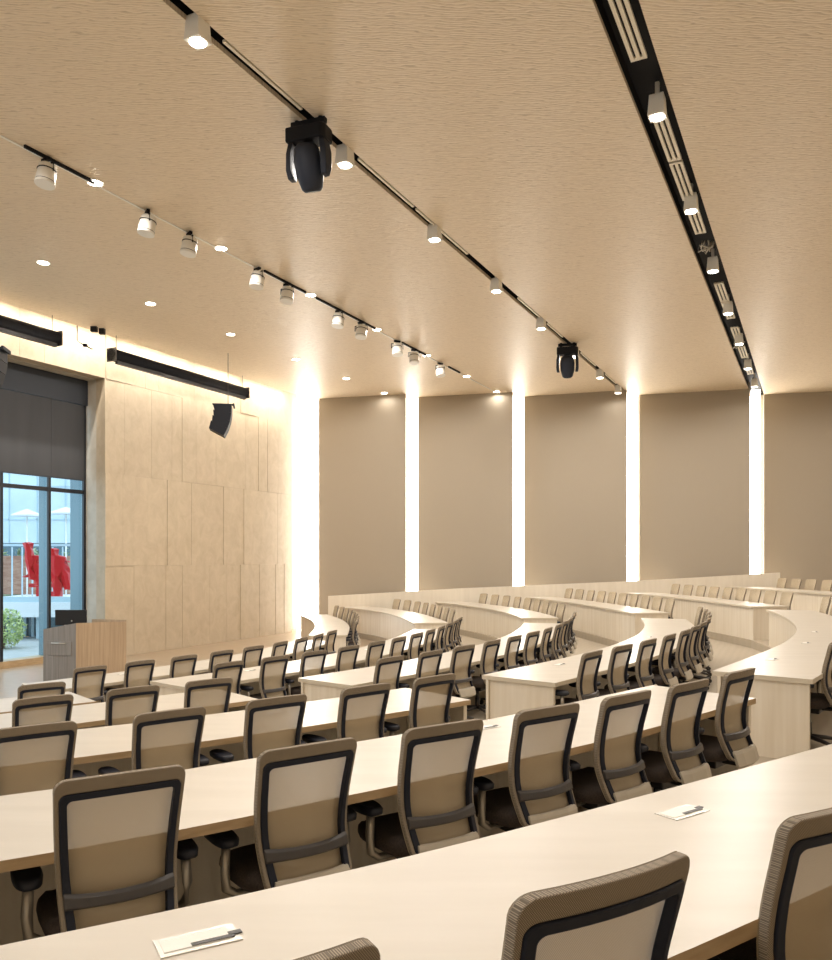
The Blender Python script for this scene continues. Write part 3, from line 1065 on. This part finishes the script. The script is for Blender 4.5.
def make_chair():
    r = empty('office_chair')
    o0 = trap(.230, .196, .43, 1.022, .038, .04)
    o1 = trap(.213, .180, .445, .970, .026, .03)
    o2 = trap(.187, .153, .470, .944, .018, .025)
    b = frame_ring(MB(), o0, o1, .014, .014); b.build('backrest_rim', M['rim'], r, bevel=.004)
    b = frame_ring(MB(), o1, o2, .020, .012); b.build('backrest_frame', M['navy'], r, bevel=.004)
    b = MB()
    cz = .72
    rings = []
    for f in (1.0, .72, .42, .14):
        rings.append([b.vert(onback(x * f, cz + (z - cz) * f, -.0165)) for x, z in o0])
    for a, c in zip(rings, rings[1:]):
        for i in range(len(a)):
            j = (i + 1) % len(a); b.face((a[i], a[j], c[j], c[i]), 0, True)
    b.face(rings[-1], 0, True)
    b.build('backrest_mesh', M['mesh'], r)
    b = MB()      # lumbar bar
    sec = []
    for i in range(15):
        x = -.192 + .384 * i / 14
        hz = .024 + .006 * abs(x / .2) ** 3
        zc = .585
        e = .022 + .012 * (1 - (x / .205) ** 2)
        sec.append([onback(x, zc - hz, e - .006), onback(x, zc - hz * .6, e + .01), onback(x, zc + hz * .6, e + .01), onback(x, zc + hz, e - .006), onback(x, zc, e - .012)])
    b.rings(sec, smooth=False)
    b.build('lumbar_bar', M['grey_plastic'], r, bevel=.003)
    b = MB()      # pale cover at the foot of the back
    Rr = []
    for z, hw, off in ((.375, .15, .0), (.40, .165, .03), (.475, .172, .034), (.492, .168, .030)):
        Rr.append([onback(-hw, z, off), onback(-hw * .5, z, off), onback(hw * .5, z, off), onback(hw, z, off),
                   onback(hw, z, off - .02), onback(hw * .5, z, off - .02), onback(-hw * .5, z, off - .02), onback(-hw, z, off - .02)])
    b.rings(Rr, smooth=False); b.build('back_cover', M['plate'], r)
    b = MB()      # seat: rounded cushion
    Rs = []
    for z, f in ((.405, .86), (.42, .96), (.445, 1.0), (.47, .99), (.488, .93), (.494, .80)):
        ring = []
        for i in range(28):
            a = 2 * pi * i / 28
            ca, sa = cos(a), sin(a)
            ring.append((.245 * f * math.copysign(abs(ca) ** .55, ca), .03 + .235 * f * math.copysign(abs(sa) ** .55, sa), z - (.012 if sa > .7 else 0)))
        Rs.append(ring)
    b.rings(Rs); b.build('seat', M['seat'], r)
    b = MB()
    b.prism([(-.14, -.12), (.14, -.12), (.11, .12), (-.11, .12)], .345, .404); b.box((0, -.19, .385), (.10, .14, .03))
    b.build('tilt_mechanism', M['black'], r, bevel=.01)
    for sx in (-1, 1):
        b = MB()
        b.tube([(sx * .12, -.02, .385), (sx * .235, -.02, .385), (sx * .285, -.03, .42), (sx * .292, -.035, .50), (sx * .285, -.03, .605)], [.016, .018, .02, .021, .02], 8)
        a_ = b.build('arm_post', M['silver'], r)
        b = MB()
        Rp = []
        for z, f in ((.600, .75), (.612, .97), (.634, 1.0), (.646, .85)):
            ring = []
            for i in range(20):
                t = 2 * pi * i / 20
                ring.append((sx * .285 + .052 * f * math.copysign(abs(cos(t)) ** .7, cos(t)), .03 + .135 * f * math.copysign(abs(sin(t)) ** .8, sin(t)), z))
            Rp.append(ring)
        b.rings(Rp); b.build('arm_pad', M['pad'], a_)
    b = MB(); b.cyl((0, 0), .022, .022, .22, .345, 12); b.cyl((0, 0), .032, .030, .10, .24, 12)
    b.build('gas_column', M['black'], r)
    for i in range(5):
        a = 2 * pi * i / 5 + .3
        b = MB()
        pts = [(.03 * cos(a), .03 * sin(a), .105), (.16 * cos(a), .16 * sin(a), .095), (.31 * cos(a), .31 * sin(a), .075)]
        b.tube(pts, [.024, .02, .015], 7)
        lg = b.build('base_leg', M['grey_plastic'], r)
        b = MB()
        x, y = .305 * cos(a), .305 * sin(a)
        for o_ in (-.014, .014):
            ox, oy = -sin(a) * o_, cos(a) * o_
            b.tube([(x + ox - sin(a) * -.009, y + oy + cos(a) * -.009, .031), (x + ox - sin(a) * .009, y + oy + cos(a) * .009, .031)], .03, 12)
        b.build('caster', M['black'], lg)
    return r
chair0 = make_chair()
remember(chair0)
used = [False]
BACK = .238
nchair = [0]
def place_chair(px, py, t, zf, label, group):
    """px,py is where the top of the back stands; t the desk's tangent"""
    f = (-t[1], t[0])                      # facing the desk
    x, y = px + f[0] * BACK, py + f[1] * BACK
    if not used[0]:
        r = chair0; used[0] = True
    else:
        r = copy_tree(chair0)
    nchair[0] += 1
    r.location = (x, y, zf)
    r.rotation_euler = (0, 0, atan2(f[1], f[0]) - pi / 2 + random.uniform(-.05, .05))
    tag(r, label, 'chair', group)
    return r

CPOS = {
 'D1': [(-0.25, 1.17), (0.375, 1.54), (1.05, 1.97)],
 'D2': [(-1.66, 2.50), (-1.05, 2.89), (-0.44, 3.33), (0.145, 3.74), (0.70, 4.16), (1.21, 4.56), (1.72, 5.00), (2.24, 5.51)],
 'D3': [(-2.15, 4.50), (-1.52, 4.94), (-0.93, 5.41), (-0.36, 5.90), (0.16, 6.39)],
 'D4': [(-2.97, 6.39), (-2.42, 6.86), (-1.88, 7.31)],
 'D5': [(-3.80, 8.14)],
}
for j, key in enumerate(['D1', 'D2', 'D3', 'D4', 'D5']):
    P = CPOS[key]
    for i, p in enumerate(P):
        if len(P) > 1:
            t = tang(P, i)
        else:
            t = (cos(radians(40)), sin(radians(40)))
        place_chair(p[0], p[1], t, Z[j],
                    ('taupe mesh office chair, %s from the left at the %s near-block desk' % (ORD[i], ['closest', 'second', 'third', 'fourth'][j])) if len(P) > 1 else 'taupe mesh office chair alone at the fifth near-block desk, by the left edge',
                    'chairs at the near block desks')
CH_OFF = 1.06
wspec = {1: None, 2: (13, .40), 3: (13, .40), 4: (12, .40), 5: (11, .40)}
WN = {1: 'first', 2: 'second', 3: 'third', 4: 'fourth', 5: 'front-row'}
for k in range(1, 6):
    C = CUR['W%d' % k]
    O = offset(C, CH_OFF)
    Lo = length(O)
    pitch = .745
    s = .42
    i = 0
    q = []
    while s < Lo - .3:
        q.append(along(O, s)); s += pitch
    for i, (p, t) in enumerate(q):
        x = 416 + 800 * p[0] / p[1]
        if x > (900 if k == 1 and i == 0 else 850): continue
        if k == 1 and i == 0: p = (3.92, 7.46)
        place_chair(p[0], p[1], t, Z[k], 'taupe mesh office chair, %s from the near aisle at the %s middle-block desk' % (ORD[i], WN[k]), 'chairs at the middle block desks')
FN = {0: 'topmost', 1: 'second', 2: 'third', 3: 'fourth', 4: 'fifth', 5: 'lowest'}
for k in range(0, 6):
    C = CUR['F%d' % k]
    O = offset(C, CH_OFF)
    Lo = length(O)
    s = .40; q = []
    while s < Lo - .35:
        q.append(along(O, s)); s += .71 if k in (0, 1, 2) else .74
    for i, (p, t) in enumerate(q):
        x = 416 + 800 * p[0] / p[1]
        if x > 850 or p[1] > 25.0: continue
        place_chair(p[0], p[1], t, Z[k], 'pale mesh chair facing the camera, %s from the aisle at the %s far-block desk' % (ORD[i], FN[k]), 'chairs at the far block desks')

# ------------------------------------------------------------------ lectern and monitor
def lectern():
    X, Y = (76 - 416) * 15.6 / 800, 15.6
    r = empty('lectern', (X, Y, 0), radians(0))
    # plan: corner nearest the camera at the origin; grey face to the left, tan face to the right
    a = (-.74, .22); c = (.83, .42)
    e = (a[0] + c[0], a[1] + c[1])
    zt = 1.20
    def zz(p): return zt + .0 - .12 * max(0, (-p[0])) / .74
    pts = [(0, 0), c, e, a]
    b = MB()
    v0 = [b.vert((*p, 0)) for p in pts]; v1 = [b.vert((*p, zt - (.14 if i == 3 or i == 2 else 0))) for i, p in enumerate(pts)]
    b.face(v0[::-1], 0); b.face(v1, 0)
    b.face((v0[0], v0[1], v1[1], v1[0]), 1)
    b.face((v0[1], v0[2], v1[2], v1[1]), 0)
    b.face((v0[2], v0[3], v1[3], v1[2]), 1)
    b.face((v0[3], v0[0], v1[0], v1[3]), 0)
    b.build('body', [M['grey_lam'], M['tan_lam']], r)
    # drawer front with bar handle on the grey face
    L_ = hypot(*a); ux, uy = a[0] / L_, a[1] / L_
    nx, ny = uy, -ux
    if ny > 0: nx, ny = -nx, -ny
    def on(u, z, o): return (ux * u + nx * o, uy * u + ny * o, z)
    b = MB()
    P = [on(.10, .56, .001), on(.66, .56, .001), on(.66, .56, .014), on(.10, .56, .014)]
    b.hexa(P + [(x, y, .84) for x, y, z in P])
    dr = b.build('drawer', M['grey_lam'], r, bevel=.003)
    b = MB(); b.tube([on(.22, .80, .015), on(.22, .80, .04), on(.55, .80, .04), on(.55, .80, .015)], .011, 6)
    tag(b.build('handle', M['steel'], dr), 'bright metal bar handle')
    # raised rear upstand on the right, and side post
    b = MB(); b.hexa([(c[0], c[1], zt), (e[0], e[1], zt - .14), (e[0] - .05, e[1] + .015, zt - .14), (c[0] - .05, c[1] + .015, zt),
                      (c[0], c[1], zt + .03), (e[0], e[1], zt + .03), (e[0] - .05, e[1] + .015, zt + .03), (c[0] - .05, c[1] + .015, zt + .03)])
    b.build('upstand', M['tan_lam'], r)
    tag(r, 'wooden lectern with grey front and tan side, standing before the window', 'lectern')
    # monitor on top
    m = empty('monitor', (X - .26, Y + .38, 1.135), radians(0))
    b = MB(); b.box((0, 0, .145), (.63, .035, .31)); b.build('housing', M['screen'], m, bevel=.008)
    b = MB(); b.cyl((.02, -.0185), .0, .0, 0, 0.001, 8) if False else b.box((.02, -.021, .08), (.022, .006, .022)); b.build('rear_badge', M['steel'], m)
    b = MB(); b.box((0, .03, .02), (.07, .03, .12)); b.box((0, .05, -.008), (.24, .16, .016)); b.build('stand', M['steel'], m)
    tag(m, 'black flat monitor seen from behind on top of the lectern', 'monitor')
lectern()

# ------------------------------------------------------------------ outside the window
b = MB(); b.box((-22, 34, -.35), (60, 44, .1))
tag(b.build('ground', M['paving']), kind='structure')
def ray(x, Y): return (x - 416) * Y / 800
# opposite building
bd = empty('opposite_building', (ray(30, 44), 44, -.3))
def bpart(mb, name, m, par=None):
    o = mb.build(name, m); o.parent = par or bd
    if par is None: o.location = (-bd.location[0], -44, .3)
    return o
xw0, xw1 = ray(-160, 44), ray(150, 44)
b = MB(); b.box(((xw0 + xw1) / 2, 45, 8), (xw1 - xw0, 2, 9.4)); bpart(b, 'upper_wall', M['clad'])
b = MB()
for i in range(12):
    b.box((xw0 + (xw1 - xw0) * i / 11, 43.98, 8), (.06, .05, 9.4))
for z in (4.6, 6.4, 8.2, 10.0): b.box(((xw0 + xw1) / 2, 43.98, z), (xw1 - xw0, .05, .07))
bpart(b, 'cladding_joints', M['bframe'])
b = MB(); b.box(((xw0 + xw1) / 2, 46, 1.5), (xw1 - xw0, .3, 3.7)); bpart(b, 'dark_storefront', M['bluewin'])
tag(bd, 'pale clad building across the outdoor terrace behind the window', 'building')
# terrace level between: white beam, glazed doors below
tb = empty('terrace_balcony', (ray(30, 27), 27, -.3))
def tpart(mb, name, m):
    o = mb.build(name, m); o.parent = tb; o.location = (-tb.location[0], -27, .3); return o
x0, x1 = ray(-60, 27), ray(84, 27)
b = MB(); b.box(((x0 + x1) / 2, 30.2, .72), (x1 - x0, 6.4, .5)); tpart(b, 'beam', M['white_out'])
b = MB(); b.box(((x0 + x1) / 2, 27.3, 1.06), (x1 - x0, .35, .18)); tpart(b, 'coping', M['bframe'])
for x in (12, 38, 72):
    b = MB(); b.box((ray(x, 27.4), 27.5, .08), (.16, .16, .78)); tpart(b, 'post', M['bframe'])
b = MB()
b.box(((x0 + x1) / 2, 28.3, .05), (x1 - x0, .06, .8)); tpart(b, 'glazing', M['bluewin'])
for x in (16, 25, 33, 46):
    b = MB(); b.box((ray(x, 28.2), 28.2, .05), (.1, .06, .8)); tpart(b, 'door_frame', M['bframe'])
tag(tb, 'white terrace beam over blue glazed doors outside the window', 'balcony')
# railing posts and rail
b = MB()
b.box(((x0 + x1) / 2, 29.6, 2.95), (x1 - x0, .05, .09))
for i in range(14): b.box((x0 + (x1 - x0) * i / 13, 29.6, 1.93), (.04, .04, 1.9))
tag(b.build('railing', M['bframe']), 'slim pale blue railing behind the red sculpture', 'railing')
b = MB(); b.box((ray(20, 33), 33, 1.77), (4.2, .3, 1.58))
tag(b.build('brick_wall', M['brick']), 'weathered low brick wall behind the red sculpture', 'wall')
# red sculpture: folded, crumpled upright sheets
def folded(mb, pts, w, t, seed):
    random.seed(seed)
    R = []
    for i, (x, y, z) in enumerate(pts):
        a = random.uniform(-.5, .5)
        ww = w * random.uniform(.75, 1.25)
        c, s_ = cos(a), sin(a)
        R.append([(x + (-ww) * c - (-t) * s_, y + (-ww) * s_ + (-t) * c, z), (x + -t * s_ * .2, y - t * 1.6, z + .03), (x + ww * c + t * s_, y + ww * s_ - t * c, z - .02),
                  (x + ww * c - t * s_, y + ww * s_ + t * c, z), (x, y + t * .6, z + .04), (x - ww * c - t * s_, y - ww * s_ + t * c, z)])
    mb.rings(R, smooth=False)
Ys = 28.0
u = Ys / 800
def sp_(x, y): return (ray(x, Ys), EYE + (558 - y) * u)
b = MB()
def bar(p, q, w, seed, dy=0):
    (xa, za), (xb, zb) = sp_(*p), sp_(*q)
    N_ = 6
    folded(b, [(xa + (xb - xa) * i / N_, Ys + dy, za + (zb - za) * i / N_) for i in range(N_ + 1)], w, .12, seed)
bar((28, 543), (33, 580), .12, 1); bar((34, 556), (38, 586), .13, 2, .1); bar((25, 577), (36, 572), .10, 3, .1)
bar((52, 549), (49, 582), .14, 4, .15); bar((57, 556), (57, 597), .15, 5); bar((60, 557), (68, 590), .13, 6, .1); bar((44, 560), (66, 562), .12, 8, .2)
b.box((ray(46, Ys), Ys + .35, 1.5), (1.5, .12, .14)); b.box((ray(46, Ys), Ys + .4, 1.13), (.18, .18, .30))
b.box((ray(34, Ys), Ys + .3, 1.30), (.1, .1, .64)); b.box((ray(57, Ys), Ys + .3, 1.28), (.1, .1, .59))
tag(b.build('sculpture', M['red']), 'glossy red folded-metal sculpture on the terrace outside the window', 'sculpture')
random.seed(11)
for i, (x, y, w) in enumerate(((27, 513, 1.0), (66, 511, 1.1))):
    Yp = 31.5
    X = ray(x, Yp); zt = EYE + (558 - y + 4) * Yp / 800
    r = empty('parasol', (X, Yp, .97))
    b = MB(); R = [[(q * cos(2 * pi * j / 8), q * sin(2 * pi * j / 8), z) for j in range(8)] for q, z in ((w * .60, zt - .97 - .28), (w * .57, zt - .97 - .22), (.03, zt - .97))]
    b.rings(R, smooth=False); b.build('canopy', M['white_out'], r)
    b = MB(); b.cyl((0, 0), .03, .03, 0, zt - .99, 8); b.build('pole', M['white'], r)
    tag(r, 'white terrace parasol seen through the %s window bay' % ('left' if i == 0 else 'right'), 'parasol', 'white parasols on the terrace')
def bush(X, Y, z, rx, rz_, cnt, size, m, label, name='bush'):
    r = empty(name, (X, Y, z))
    b = MB()
    for i in range(cnt):
        a = random.uniform(0, 2 * pi); e = random.uniform(-1, 1); q = random.uniform(.35, 1) ** .5
        c = (rx * q * cos(a) * math.sqrt(1 - e * e), rx * q * sin(a) * math.sqrt(1 - e * e), rz_ + rz_ * q * e)
        a1 = random.uniform(0, 6.28); t1 = random.uniform(-1, 1)
        s_ = size * random.uniform(.6, 1.3)
        v = [(c[0] + s_ * cos(a1), c[1] + s_ * sin(a1), c[2] + s_ * t1), (c[0] - s_ * .4 * sin(a1), c[1] + s_ * .4 * cos(a1), c[2] + .3 * s_),
             (c[0] - s_ * cos(a1), c[1] - s_ * sin(a1), c[2] - s_ * t1), (c[0] + s_ * .4 * sin(a1), c[1] - s_ * .4 * cos(a1), c[2] - .3 * s_)]
        b.face([b.vert(p) for p in v])
    b.build('foliage', m, r)
    b = MB(); b.tube([(0, 0, 0), (.02, 0, rz_ * .6), (0, .03, rz_ * 1.3)], [.04, .03, .015], 6); b.build('stem', M['bark'], r)
    tag(r, label, 'bush')
bush(ray(4, 24.5), 24.5, -.3, .62, .62, 1100, .06, M['leaf'], 'pale green leafy bush just outside the window at the left edge')
for i in range(5):
    bush(ray(4 + i * 16, 37), 37, -.25, .36, 1.6, 190, .16, M['leafd'], 'distant grey-green shrub beyond the terrace railing, %s from the left' % ORD[i], 'shrub')
# ------------------------------------------------------------------
